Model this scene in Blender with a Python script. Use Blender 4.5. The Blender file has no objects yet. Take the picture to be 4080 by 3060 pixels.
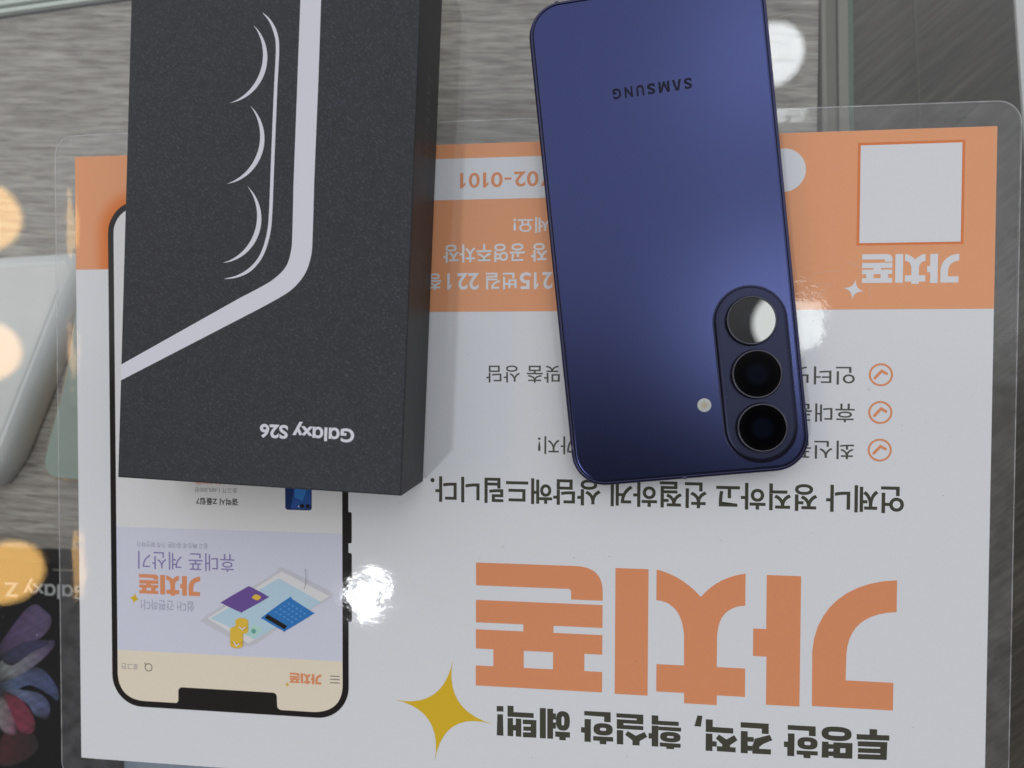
import bpy, bmesh, math, random
from mathutils import Vector, Matrix
random.seed(7)
S = bpy.context.scene
C = S.collection
MM = 0.001
PI = math.pi

# ------------------------------------------------------------------ camera
cd = bpy.data.cameras.new('camera')
cam = bpy.data.objects.new('camera', cd); C.objects.link(cam)
cam.location = (0.17664, -0.07252, 0.21910)
cam.rotation_euler = (math.radians(-1.2704), math.radians(6.3644), math.radians(0.2017))
cd.sensor_width = 36; cd.lens = 24.0
cd.clip_start = 0.01; cd.clip_end = 30
cd.dof.use_dof = True; cd.dof.focus_distance = 0.214; cd.dof.aperture_fstop = 8.0
S.camera = cam

# ------------------------------------------------------------------ world: pale ceiling on one side, dark shopper's side on the other
w = bpy.data.worlds.new('World'); S.world = w; w.use_nodes = True
nt = w.node_tree; nt.nodes.clear()
def N(t, **k):
    n = nt.nodes.new(t)
    for a, b in k.items(): setattr(n, a, b)
    return n
tc = N('ShaderNodeTexCoord'); sp = N('ShaderNodeSeparateXYZ')
mx = N('ShaderNodeMath', operation='MAXIMUM'); mx.inputs[1].default_value = 0.06
dv = N('ShaderNodeMath', operation='DIVIDE')
mr = N('ShaderNodeMapRange', interpolation_type='SMOOTHSTEP')
mr.inputs['From Min'].default_value = -0.07; mr.inputs['From Max'].default_value = 0.10
mixc = N('ShaderNodeMix', data_type='RGBA')
mixc.inputs[6].default_value = (0.085, 0.085, 0.09, 1); mixc.inputs[7].default_value = (0.84, 0.85, 0.885, 1)
bg = N('ShaderNodeBackground'); wo = N('ShaderNodeOutputWorld')
lk = nt.links.new
lk(tc.outputs['Generated'], sp.inputs[0]); lk(sp.outputs['Z'], mx.inputs[0])
lk(sp.outputs['Y'], dv.inputs[0]); lk(mx.outputs[0], dv.inputs[1])
lk(dv.outputs[0], mr.inputs['Value']); lk(mr.outputs[0], mixc.inputs['Factor'])
lk(mixc.outputs[2], bg.inputs['Color']); lk(bg.outputs[0], wo.inputs['Surface'])
bg.inputs['Strength'].default_value = 1.11

# ------------------------------------------------------------------ ceiling lamps (the ones mirrored in the glass)
def lamp(name, loc, r, power, col):
    l = bpy.data.lights.new(name, 'AREA'); l.shape = 'DISK'; l.size = 2*r; l.energy = power; l.color = col
    o = bpy.data.objects.new(name, l); C.objects.link(o)
    o.location = Vector(loc)*MM
    d = Vector((150, -100, 0))*MM - o.location
    o.rotation_euler = d.to_track_quat('-Z', 'Y').to_euler()
lamp('ceiling_downlight', (792, 996, 2200), 0.098, 0.98, (0.92, 0.96, 1.0))
lamp('ceiling_downlight', (842, 84, 2200), 0.108, 1.75, (0.95, 1.0, 0.97))
lamp('ceiling_downlight', (-629, -907, 2200), 0.066, 8.2, (0.93, 0.96, 1.0))
lamp('warm_bulb', (-2190, 518, 2200), 0.140, 1.7, (1.0, 0.58, 0.19))
lamp('warm_bulb', (-2170, -12, 2200), 0.120, 1.1, (1.0, 0.58, 0.27))
lamp('warm_bulb', (-2080, -878, 2200), 0.118, 1.25, (1.0, 0.57, 0.17))

S.view_settings.view_transform = 'Standard'; S.view_settings.look = 'None'
S.view_settings.exposure = 0; S.view_settings.gamma = 1; S.view_settings.use_curve_mapping = False
S.cycles.use_denoising = True
S.cycles.transparent_max_bounces = 24
S.cycles.max_bounces = 10
S.cycles.sample_clamp_indirect = 6

# ------------------------------------------------------------------ materials
def new_mat(name):
    m = bpy.data.materials.new(name); m.use_nodes = True
    t = m.node_tree; t.nodes.clear()
    out = t.nodes.new('ShaderNodeOutputMaterial')
    return m, t, out
def pnode(t, out, **k):
    b = t.nodes.new('ShaderNodeBsdfPrincipled')
    for a, v in k.items(): b.inputs[a.replace('_', ' ')].default_value = v
    t.links.new(b.outputs[0], out.inputs['Surface'])
    return b
def noise(t, scale, detail=3, mapping=None, rough=0.55, rot=None, coord='Object'):
    c = t.nodes.new('ShaderNodeTexCoord'); n = t.nodes.new('ShaderNodeTexNoise')
    n.inputs['Scale'].default_value = scale; n.inputs['Detail'].default_value = detail; n.inputs['Roughness'].default_value = rough
    src = c.outputs[coord]
    if rot:
        m0 = t.nodes.new('ShaderNodeMapping'); m0.inputs['Rotation'].default_value = rot
        t.links.new(src, m0.inputs[0]); src = m0.outputs[0]
    if mapping:
        m = t.nodes.new('ShaderNodeMapping'); m.inputs['Scale'].default_value = mapping
        t.links.new(src, m.inputs[0]); src = m.outputs[0]
    t.links.new(src, n.inputs['Vector'])
    return n
def ramp(t, src, stops):
    r = t.nodes.new('ShaderNodeValToRGB'); e = r.color_ramp.elements
    while len(e) < len(stops): e.new(0.5)
    for i, (p, c) in enumerate(stops):
        e[i].position = p; e[i].color = (*c, 1) if len(c) == 3 else c
    t.links.new(src, r.inputs[0]); return r
def mixrgb(t, a, b, f, blend='MIX'):
    m = t.nodes.new('ShaderNodeMix'); m.data_type = 'RGBA'; m.blend_type = blend
    for s, i in ((f, 0), (a, 6), (b, 7)):
        if hasattr(s, 'links'): t.links.new(s, m.inputs[i])
        else: m.inputs[i].default_value = s if i == 0 else (*s, 1)
    return m.outputs[2]
def bump(t, src, strength, dist):
    b = t.nodes.new('ShaderNodeBump'); b.inputs['Strength'].default_value = strength; b.inputs['Distance'].default_value = dist
    t.links.new(src, b.inputs['Height']); return b.outputs[0]

def film_relief(t):
    # laminated plastic: broad shallow waves, fine orange peel, a few brushed scratches
    a = noise(t, 58, 2, rough=0.45); b = noise(t, 420, 3); c = noise(t, 1.0, 2, (260, 1700, 1), rot=(0, 0, 0.5))
    m1 = t.nodes.new('ShaderNodeMath'); m1.operation = 'MULTIPLY_ADD'
    t.links.new(b.outputs[0], m1.inputs[0]); m1.inputs[1].default_value = 0.085; t.links.new(a.outputs[0], m1.inputs[2])
    m2 = t.nodes.new('ShaderNodeMath'); m2.operation = 'MULTIPLY_ADD'
    t.links.new(c.outputs[0], m2.inputs[0]); m2.inputs[1].default_value = 0.02; t.links.new(m1.outputs[0], m2.inputs[2])
    return bump(t, m2.outputs[0], 1.0, 0.00016)

def print_mat(name, col, attr=None, grain=0.018):
    m, t, out = new_mat(name)
    b = pnode(t, out, Roughness=0.75, Coat_Weight=0.75, Coat_Roughness=0.045, Coat_IOR=1.45)
    b.inputs['Specular IOR Level'].default_value = 0.1
    n = noise(t, 900, 3)
    r = ramp(t, n.outputs[0], [(0.3, (1-grain,)*3), (0.7, (1+grain*0.4,)*3)])
    if attr:
        at = t.nodes.new('ShaderNodeAttribute'); at.attribute_name = attr
        base = at.outputs['Color']
    else: base = col
    t.links.new(mixrgb(t, base, r.outputs[0], 1.0, 'MULTIPLY'), b.inputs['Base Color'])
    t.links.new(film_relief(t), b.inputs['Coat Normal'])
    return m

def mat(name, col, rough=0.5, metal=0.0, spec=0.5, coat=0.0, bumpn=None, grain=0.0, gscale=400):
    m, t, out = new_mat(name)
    b = pnode(t, out, Base_Color=(*col, 1), Roughness=rough, Metallic=metal, Coat_Weight=coat, Coat_Roughness=0.04)
    b.inputs['Specular IOR Level'].default_value = spec
    if grain:
        n = noise(t, gscale, 4); r = ramp(t, n.outputs[0], [(0.3, (1-grain,)*3), (0.7, (1+grain,)*3)])
        t.links.new(mixrgb(t, col, r.outputs[0], 1.0, 'MULTIPLY'), b.inputs['Base Color'])
    if bumpn:
        n = noise(t, bumpn[0], 3); t.links.new(bump(t, n.outputs[0], 1.0, bumpn[1]), b.inputs['Normal'])
    return m

def clear_mat(name, tint, haze, rough=0.02, relief=None, haze_col=(0.8, 0.8, 0.82), ior=1.48):
    m, t, out = new_mat(name)
    tr = t.nodes.new('ShaderNodeBsdfTransparent'); tr.inputs[0].default_value = (*tint, 1)
    df = t.nodes.new('ShaderNodeBsdfDiffuse'); df.inputs[0].default_value = (*haze_col, 1)
    gl = t.nodes.new('ShaderNodeBsdfGlossy'); gl.inputs['Roughness'].default_value = rough
    fr = t.nodes.new('ShaderNodeFresnel')
    ge = t.nodes.new('ShaderNodeNewGeometry'); im = t.nodes.new('ShaderNodeMapRange')   # same reflectance from either side of a thin pane
    im.inputs['To Min'].default_value = ior; im.inputs['To Max'].default_value = 1/ior
    t.links.new(ge.outputs['Backfacing'], im.inputs['Value']); t.links.new(im.outputs[0], fr.inputs['IOR'])
    m1 = t.nodes.new('ShaderNodeMixShader'); m2 = t.nodes.new('ShaderNodeMixShader')
    if haze:
        n = noise(t, 160, 4); r = ramp(t, n.outputs[0], [(0.35, (haze*0.6,)*3), (0.75, (haze*1.5,)*3)])
        t.links.new(r.outputs[0], m1.inputs[0])
    else: m1.inputs[0].default_value = 0.0
    t.links.new(tr.outputs[0], m1.inputs[1]); t.links.new(df.outputs[0], m1.inputs[2])
    t.links.new(fr.outputs[0], m2.inputs[0]); t.links.new(m1.outputs[0], m2.inputs[1]); t.links.new(gl.outputs[0], m2.inputs[2])
    if relief == 'film':
        nb = film_relief(t)
        t.links.new(nb, gl.inputs['Normal'])
    t.links.new(m2.outputs[0], out.inputs['Surface'])
    return m

M = {}
M['white'] = print_mat('laminated_white_paper', (0.78, 0.798, 0.825))
M['orange'] = print_mat('orange_header_ink', (0.86, 0.385, 0.19))
M['orange2'] = print_mat('orange_logo_ink', (0.80, 0.315, 0.15))
M['orange_ring'] = print_mat('burnt_orange_ink', (0.78, 0.22, 0.06))
M['olive'] = print_mat('dark_olive_ink', (0.068, 0.068, 0.05))
M['grey_ink'] = print_mat('grey_ink', (0.10, 0.10, 0.09))
M['black_ink'] = print_mat('black_ink', (0.018, 0.015, 0.014))
M['yellow'] = print_mat('yellow_ink', (0.76, 0.50, 0.03))
M['lavender'] = print_mat('lavender_ink', (0.70, 0.715, 0.83))
M['cream'] = print_mat('cream_ink', (0.87, 0.78, 0.62))
M['screen_white'] = print_mat('screen_white_ink', (0.80, 0.80, 0.80))
M['violet_text'] = print_mat('violet_ink', (0.27, 0.22, 0.46))
M['faint'] = print_mat('faint_grey_ink', (0.42, 0.42, 0.52))
M['mid_grey'] = print_mat('mid_grey_ink', (0.30, 0.30, 0.32))
M['purple'] = print_mat('purple_ink', (0.17, 0.095, 0.34))
M['blue'] = print_mat('blue_ink', (0.04, 0.21, 0.56))
M['blue_key'] = print_mat('light_blue_ink', (0.13, 0.36, 0.72))
M['blue_dark'] = print_mat('navy_ink', (0.012, 0.035, 0.14))
M['blue_mid'] = print_mat('royal_blue_ink', (0.03, 0.10, 0.36))
M['pale_blue'] = print_mat('pale_blue_ink', (0.52, 0.70, 0.82))
M['slab_white'] = print_mat('off_white_ink', (0.80, 0.79, 0.80))
M['slab_side'] = print_mat('cool_grey_ink', (0.62, 0.62, 0.68))
M['mint_ink'] = print_mat('mint_ink', (0.50, 0.74, 0.68))
M['mint_ink2'] = print_mat('teal_ink', (0.16, 0.42, 0.36))
M['gold_ink'] = print_mat('gold_ink', (0.84, 0.55, 0.07))
M['gold_ink2'] = print_mat('dark_gold_ink', (0.52, 0.25, 0.02))
M['fade'] = print_mat('printed_glow_ink', None, attr='tone')
M['film'] = clear_mat('clear_laminate_film', (0.93, 0.935, 0.93), 0.075, 0.06, 'film')
M['film_edge'] = clear_mat('laminate_cut_edge', (0.85, 0.86, 0.86), 0.38, 0.1, None)
M['glass'] = clear_mat('counter_glass', (0.968, 0.976, 0.968), 0.0, 0.0, None, ior=1.5)

def wood(name, lo, mid, hi, rot, stretch=(26, 620, 1)):
    m, t, out = new_mat(name)
    b = pnode(t, out, Roughness=0.55)
    a = noise(t, 1.0, 5, stretch, 0.62, rot); f = noise(t, 1.0, 4, (stretch[0]*2.3, stretch[1]*2.6, 1), 0.6, rot)
    g = noise(t, 1.0, 3, (9, 45, 1), 0.5, rot); k = noise(t, 1.0, 2, (70, 900, 1), 0.5, rot)
    r1 = ramp(t, a.outputs[0], [(0.30, lo), (0.50, mid), (0.70, hi)])
    r2 = ramp(t, f.outputs[0], [(0.32, (0.62,)*3), (0.55, (1.0,)*3), (0.75, (1.12,)*3)])
    r3 = ramp(t, g.outputs[0], [(0.35, (0.86, 0.85, 0.84)), (0.65, (1.08, 1.08, 1.07))])
    c = mixrgb(t, r1.outputs[0], r2.outputs[0], 0.8, 'MULTIPLY'); c = mixrgb(t, c, r3.outputs[0], 1.0, 'MULTIPLY')
    r4 = ramp(t, k.outputs[0], [(0.28, (0.55, 0.53, 0.51)), (0.40, (1, 1, 1))]); c = mixrgb(t, c, r4.outputs[0], 0.9, 'MULTIPLY')
    t.links.new(c, b.inputs['Base Color'])
    t.links.new(bump(t, a.outputs[0], 0.5, 0.0002), b.inputs['Normal'])
    return m
M['wood'] = wood('grey_oak_laminate', (0.245, 0.217, 0.198), (0.425, 0.392, 0.362), (0.58, 0.545, 0.51), (0, 0, 0.055), (38, 400, 1))
M['floor'] = wood('dark_brushed_laminate', (0.042, 0.034, 0.026), (0.08, 0.067, 0.052), (0.14, 0.12, 0.095), (0, 0, -0.72), (22, 520, 1))
M['rail'] = mat('grey_metal_rail', (0.145, 0.135, 0.11), 0.45, 0.3, grain=0.06)
M['rail_light'] = mat('light_grey_rail', (0.22, 0.21, 0.18), 0.45, 0.1)
M['glass_green'] = mat('green_glass_edge', (0.05, 0.12, 0.075), 0.2, 0, 0.5)
M['glass_pale'] = mat('pale_green_glass_edge', (0.72, 0.80, 0.74), 0.2, 0, 0.5)
M['sage'] = mat('grey_green_panel', (0.17, 0.19, 0.165), 0.5)
M['white_panel'] = mat('white_panel', (0.75, 0.76, 0.77), 0.4)
M['silver'] = mat('pale_silver_plastic', (0.86, 0.88, 0.88), 0.35, 0.0, 0.5, grain=0.03, gscale=60)
M['silver_side'] = mat('satin_silver_side', (0.76, 0.775, 0.775), 0.35, 0.0, 0.5)
M['mint'] = mat('mint_green_back', (0.36, 0.45, 0.41), 0.4, 0.0)
M['gold'] = mat('polished_gold_frame', (0.85, 0.62, 0.30), 0.2, 1.0)
M['black_card'] = mat('black_carton', (0.005, 0.005, 0.006), 0.5, 0, 0.2)
M['grey_print'] = mat('light_grey_print', (0.42, 0.43, 0.44), 0.5)
M['pale_card'] = mat('pale_blue_card', (0.30, 0.38, 0.50), 0.5)

# product box paper: charcoal with short pale fibres
def box_paper(name, col, fleck=True):
    m, t, out = new_mat(name)
    b = pnode(t, out, Roughness=0.52); b.inputs['Specular IOR Level'].default_value = 0.45
    n = noise(t, 1.0, 2, (900, 2300, 1500), 0.6, (0, 0, 0.6)); g = noise(t, 1.0, 2, (1900, 900, 1500), 0.6, (0, 0, 0.2))
    h = noise(t, 300, 4)
    r1 = ramp(t, n.outputs[0], [(0.57, (0, 0, 0)), (0.70, (1, 1, 1))]); r2 = ramp(t, g.outputs[0], [(0.58, (0, 0, 0)), (0.71, (1, 1, 1))])
    r3 = ramp(t, h.outputs[0], [(0.3, tuple(c*0.82 for c in col)), (0.7, tuple(c*1.18 for c in col))])
    c = r3.outputs[0]
    if fleck:
        c = mixrgb(t, c, (col[0]*2.9, col[1]*2.7, col[2]*2.5), r1.outputs[0]); c = mixrgb(t, c, (col[0]*2.4, col[1]*2.3, col[2]*2.5), r2.outputs[0])
    t.links.new(c, b.inputs['Base Color'])
    t.links.new(bump(t, n.outputs[0], 0.6, 0.00012), b.inputs['Normal'])
    return m
M['box'] = box_paper('charcoal_flecked_paper', (0.0175, 0.021, 0.0275))
M['box_side'] = box_paper('charcoal_smooth_paper', (0.018, 0.018, 0.020), False)
M['box_print'] = mat('white_box_print', (0.72, 0.73, 0.80), 0.5, 0, 0.4, bumpn=(1500, 0.00004))
M['box_gloss'] = mat('black_spot_gloss', (0.008, 0.008, 0.009), 0.38, 0, 0.4)
M['box_seam'] = mat('black_box_tray', (0.006, 0.006, 0.006), 0.5)

# phone
def frosted(name, metal_col, rough, weight, base):
    m, t, out = new_mat(name)
    b = pnode(t, out, Base_Color=(*base, 1), Roughness=0.6, Metallic=0.0); b.inputs['Specular IOR Level'].default_value = 0.15
    g = t.nodes.new('ShaderNodeBsdfGlossy'); g.distribution = 'BECKMANN'
    g.inputs['Color'].default_value = (*metal_col, 1); g.inputs['Roughness'].default_value = rough
    n = noise(t, 2500, 2)
    t.links.new(bump(t, n.outputs[0], 0.25, 0.00002), g.inputs['Normal'])
    mxs = t.nodes.new('ShaderNodeMixShader'); mxs.inputs[0].default_value = weight
    t.links.new(b.outputs[0], mxs.inputs[1]); t.links.new(g.outputs[0], mxs.inputs[2]); t.links.new(mxs.outputs[0], out.inputs['Surface'])
    return m
M['phone_back'] = frosted('frosted_navy_glass', (0.058, 0.070, 0.180), 0.27, 0.82, (0.016, 0.019, 0.044))
M['phone_island'] = frosted('frosted_navy_island', (0.05, 0.055, 0.105), 0.38, 0.6, (0.018, 0.019, 0.036))
M['phone_frame'] = mat('navy_anodised_frame', (0.055, 0.057, 0.12), 0.32, 1.0)
M['gap'] = mat('black_gasket', (0.004, 0.004, 0.006), 0.4)
M['antenna'] = mat('antenna_strip', (0.05, 0.05, 0.09), 0.5)
M['logo_dark'] = mat('dark_lettering', (0.008, 0.010, 0.026), 0.4, 0.0, 0.15)
M['lens_ring'] = mat('dark_lens_ring', (0.085, 0.085, 0.105), 0.35, 1.0)
M['lens_wall'] = mat('black_lens_barrel', (0.005, 0.005, 0.006), 0.4)
def lens_mat(name, ior):
    m, t, out = new_mat(name)
    b = pnode(t, out, Roughness=0.0, Coat_Weight=0.0); b.inputs['IOR'].default_value = ior
    c = t.nodes.new('ShaderNodeTexCoord'); l = t.nodes.new('ShaderNodeVectorMath'); l.operation = 'LENGTH'
    t.links.new(c.outputs['Object'], l.inputs[0])
    mr = t.nodes.new('ShaderNodeMapRange'); mr.inputs['From Max'].default_value = 0.0067
    t.links.new(l.outputs['Value'], mr.inputs['Value'])
    r = ramp(t, mr.outputs[0], [(0.0, (0.0042, 0.0055, 0.010)), (0.12, (0.0028, 0.0042, 0.009)), (0.30, (0.0036, 0.0052, 0.0115)), (0.44, (0.0022, 0.003, 0.006)), (0.56, (0.0012, 0.0013, 0.002)), (0.80, (0.0014, 0.0014, 0.0018)), (0.93, (0.0026, 0.0026, 0.003)), (1.0, (0.001, 0.001, 0.0012))])
    t.links.new(r.outputs[0], b.inputs['Base Color'])
    return m
M['lens'] = lens_mat('black_lens_glass', 1.5)
M['lens_coated'] = lens_mat('coated_lens_glass', 1.16)
def flash_mat():
    m, t, out = new_mat('flash_diffuser')
    b = pnode(t, out, Roughness=0.25, Coat_Weight=0.5)
    c = t.nodes.new('ShaderNodeTexCoord'); l = t.nodes.new('ShaderNodeVectorMath'); l.operation = 'LENGTH'
    t.links.new(c.outputs['Object'], l.inputs[0])
    mr = t.nodes.new('ShaderNodeMapRange'); mr.inputs['From Max'].default_value = 0.0022
    t.links.new(l.outputs['Value'], mr.inputs['Value'])
    r = ramp(t, mr.outputs[0], [(0.0, (0.42, 0.30, 0.13)), (0.22, (0.50, 0.44, 0.30)), (0.45, (0.46, 0.47, 0.43)), (0.8, (0.55, 0.57, 0.55)), (1.0, (0.30, 0.31, 0.32))])
    t.links.new(r.outputs[0], b.inputs['Base Color'])
    return m
M['flash'] = flash_mat()
M['hair'] = mat('dark_hair', (0.02, 0.018, 0.02), 0.5)
M['speck'] = mat('grey_dust', (0.10, 0.09, 0.08), 0.8)
M['speck_light'] = mat('pale_lint_and_glint', (0.7, 0.7, 0.68), 0.8)

# ------------------------------------------------------------------ geometry helpers (all lengths in millimetres)
def link(name, me, m, parent=None, loc=None):
    o = bpy.data.objects.new(name, me); C.objects.link(o)
    if m is not None:
        for k in (m if isinstance(m, (list, tuple)) else [m]): me.materials.append(k)
    if parent: o.parent = parent
    if loc: o.location = Vector(loc)*MM
    return o
def from_bm(name, bm, m, parent=None, loc=None, smooth=False):
    me = bpy.data.meshes.new(name); bm.to_mesh(me); bm.free()
    if smooth:
        for p in me.polygons: p.use_smooth = True
    return link(name, me, m, parent, loc)
def tag(o, label=None, cat=None, group=None, kind=None):
    for k, v in (('label', label), ('category', cat), ('group', group), ('kind', kind)):
        if v: o[k] = v
    return o
def empty(name, loc, rz=0.0):
    o = bpy.data.objects.new(name, None); C.objects.link(o)
    o.empty_display_size = 0.01; o.location = Vector(loc)*MM; o.rotation_euler = (0, 0, rz); return o

def sheet(name, polys, z, m, parent=None, off=(0, 0)):
    bm = bmesh.new()
    for pl in polys:
        vs = [bm.verts.new(((p[0]-off[0])*MM, (p[1]-off[1])*MM, z*MM)) for p in pl]
        f = bm.faces.new(vs)
        f.normal_update()
        if f.normal.z < 0: f.normal_flip()
    big = [f for f in bm.faces if len(f.verts) > 4]
    if big: bmesh.ops.triangulate(bm, faces=big, ngon_method='EAR_CLIP')
    return from_bm(name, bm, m, parent)
def rect(x0, y0, x1, y1): return [(x0, y0), (x1, y0), (x1, y1), (x0, y1)]
def rrect(cx, cy, hx, hy, r, n=10, radii=None):
    pts = []
    for k, (sx, sy) in enumerate(((1, 1), (-1, 1), (-1, -1), (1, -1))):
        rr = radii[k] if radii else r
        for i in range(n+1):
            a = k*PI/2 + PI/2*i/n
            pts.append((cx+sx*(hx-rr)+rr*math.cos(a), cy+sy*(hy-rr)+rr*math.sin(a)))
    return pts
def circle(cx, cy, r, n=48): return [(cx+r*math.cos(2*PI*i/n), cy+r*math.sin(2*PI*i/n)) for i in range(n)]
def ring(cx, cy, r0, r1, n=48):
    a, b = circle(cx, cy, r0, n), circle(cx, cy, r1, n)
    return [[a[i], b[i], b[(i+1) % n], a[(i+1) % n]] for i in range(n)]
def path(spec, n=10):
    pts = []
    for s in spec:
        if len(s) == 2: pts.append(s)
        elif len(s) == 4:
            p0 = pts[-1]
            for i in range(1, n+1):
                t = i/n; pts.append(tuple((1-t)**2*p0[j]+2*t*(1-t)*s[j]+t*t*s[2+j] for j in (0, 1)))
        else:
            p0 = pts[-1]
            for i in range(1, n+1):
                t = i/n; u = 1-t
                pts.append(tuple(u**3*p0[j]+3*u*u*t*s[j]+3*u*t*t*s[2+j]+t**3*s[4+j] for j in (0, 1)))
    return pts
def smooth(pts, n=8, closed=False):
    out = []; L = len(pts)
    rng = range(L) if closed else range(L-1)
    for i in rng:
        g = (lambda k: pts[k % L]) if closed else (lambda k: pts[min(max(k, 0), L-1)])
        p0, p1, p2, p3 = g(i-1), g(i), g(i+1), g(i+2)
        for k in range(n):
            t = k/n
            out.append(tuple(0.5*(2*p1[j]+(p2[j]-p0[j])*t+(2*p0[j]-5*p1[j]+4*p2[j]-p3[j])*t*t+(3*p1[j]-p0[j]-3*p2[j]+p3[j])*t**3) for j in (0, 1)))
    if not closed: out.append(tuple(pts[-1]))
    return out
def stroke(pts, wfun, caps=True):
    n = len(pts); L, R = [], []
    for i, p in enumerate(pts):
        a, b = pts[max(i-1, 0)], pts[min(i+1, n-1)]
        d0 = Vector((p[0]-a[0], p[1]-a[1])); d1 = Vector((b[0]-p[0], b[1]-p[1]))
        if d0.length < 1e-9: d0 = d1
        if d1.length < 1e-9: d1 = d0
        d0.normalize(); d1.normalize(); t = (d0+d1).normalized(); nn = Vector((-t.y, t.x))
        s = min(1/max(0.4, nn.dot(Vector((-d0.y, d0.x)))), 2.0)
        w_ = (wfun(i/(n-1)) if callable(wfun) else wfun)/2*s
        L.append((p[0]+nn.x*w_, p[1]+nn.y*w_)); R.append((p[0]-nn.x*w_, p[1]-nn.y*w_))
    def cap(p, q, r):
        a = math.atan2(p[1]-q[1], p[0]-q[0])
        return [(q[0]+r*math.cos(a-PI/2+PI*k/6), q[1]+r*math.sin(a-PI/2+PI*k/6)) for k in range(1, 6)]
    if caps and not callable(wfun):
        return R + cap(pts[-1], pts[-2], 0)[:0] + [(pts[-1][0]+wfun/2*math.cos(math.atan2(pts[-1][1]-pts[-2][1], pts[-1][0]-pts[-2][0])+a), pts[-1][1]+wfun/2*math.sin(math.atan2(pts[-1][1]-pts[-2][1], pts[-1][0]-pts[-2][0])+a)) for a in (-PI/3, -PI/6, 0, PI/6, PI/3)] + L[::-1] + [(pts[0][0]+wfun/2*math.cos(math.atan2(pts[0][1]-pts[1][1], pts[0][0]-pts[1][0])+a), pts[0][1]+wfun/2*math.sin(math.atan2(pts[0][1]-pts[1][1], pts[0][0]-pts[1][0])+a)) for a in (-PI/3, -PI/6, 0, PI/6, PI/3)]
    return R + L[::-1]

def loft(name, outline, profile, m, parent=None, loc=None, cap_top=True, cap_bot=True, sm=False, mat_of=None):
    # outline(inset) -> points; profile = [(inset, z), ...] bottom to top
    bm = bmesh.new(); loops = []
    for ins, z in profile:
        loops.append([bm.verts.new((x*MM, y*MM, z*MM)) for x, y in outline(ins)])
    for li, (a, b) in enumerate(zip(loops, loops[1:])):
        n = len(a)
        for i in range(n):
            f = bm.faces.new((a[i], a[(i+1) % n], b[(i+1) % n], b[i]))
            if mat_of: f.material_index = mat_of[li]
            f.smooth = sm
    if cap_bot: bm.faces.new(loops[0][::-1])
    if cap_top: bm.faces.new(loops[-1])
    bmesh.ops.recalc_face_normals(bm, faces=bm.faces)
    return from_bm(name, bm, m, parent, loc)
def slab_outline(pts):
    # inset a convex polygon (counter-clockwise)
    def f(ins):
        n = len(pts); out = []
        for i in range(n):
            a, p, b = Vector(pts[i-1]), Vector(pts[i]), Vector(pts[(i+1) % n])
            d0 = (p-a).normalized(); d1 = (b-p).normalized()
            n0 = Vector((-d0.y, d0.x)); n1 = Vector((-d1.y, d1.x)); k = (n0+n1)
            k = k/max(0.3, k.dot(n0)) if k.length > 1e-6 else n0
            q = p+k*ins; out.append((q.x, q.y))
        return out
    return f
def box_mesh(name, x0, y0, z0, x1, y1, z1, m, parent=None, bev=0.4):
    o = slab_outline(rect(x0, y0, x1, y1))
    return loft(name, o, [(bev, z0), (0, z0+bev), (0, z1-bev), (bev, z1)], m, parent)

def text_polys(s, off, space=1.0):
    c = bpy.data.curves.new('lettering', 'FONT'); c.body = s; c.space_character = space; c.offset = off; c.resolution_u = 6
    o = bpy.data.objects.new('lettering', c); C.objects.link(o)
    dg = bpy.context.evaluated_depsgraph_get(); dg.update()
    me = bpy.data.meshes.new_from_object(o.evaluated_get(dg))
    vs = [(v.co.x, v.co.y) for v in me.vertices]; fs = [tuple(p.vertices) for p in me.polygons]
    bpy.data.objects.remove(o); bpy.data.curves.remove(c); bpy.data.meshes.remove(me)
    return vs, fs
def text(name, s, box, z, m, parent, off=(0, 0), bold=0.0, flip=True, xform=None, space=1.0):
    # letters fitted to box (x0,y0,x1,y1); flip = upside down as it lies on the counter
    vs, fs = text_polys(s, bold, space)
    xs = [v[0] for v in vs]; ys = [v[1] for v in vs]; xa, xb, ya, yb = min(xs), max(xs), min(ys), max(ys)
    x0, y0, x1, y1 = box; out = []
    for x, y in vs:
        u, v = (x-xa)/(xb-xa), (y-ya)/(yb-ya)
        if flip: u, v = 1-u, 1-v
        p = (x0+u*(x1-x0), y0+v*(y1-y0))
        q = xform(p) if xform else (p[0]-off[0], p[1]-off[1], z)
        out.append(Vector(q)*MM)
    me = bpy.data.meshes.new(name); me.from_pydata(out, [], fs); me.update()
    if not xform and me.polygons and sum(p.normal.z for p in me.polygons) < 0: me.flip_normals()
    return link(name, me, m, parent)

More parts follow.
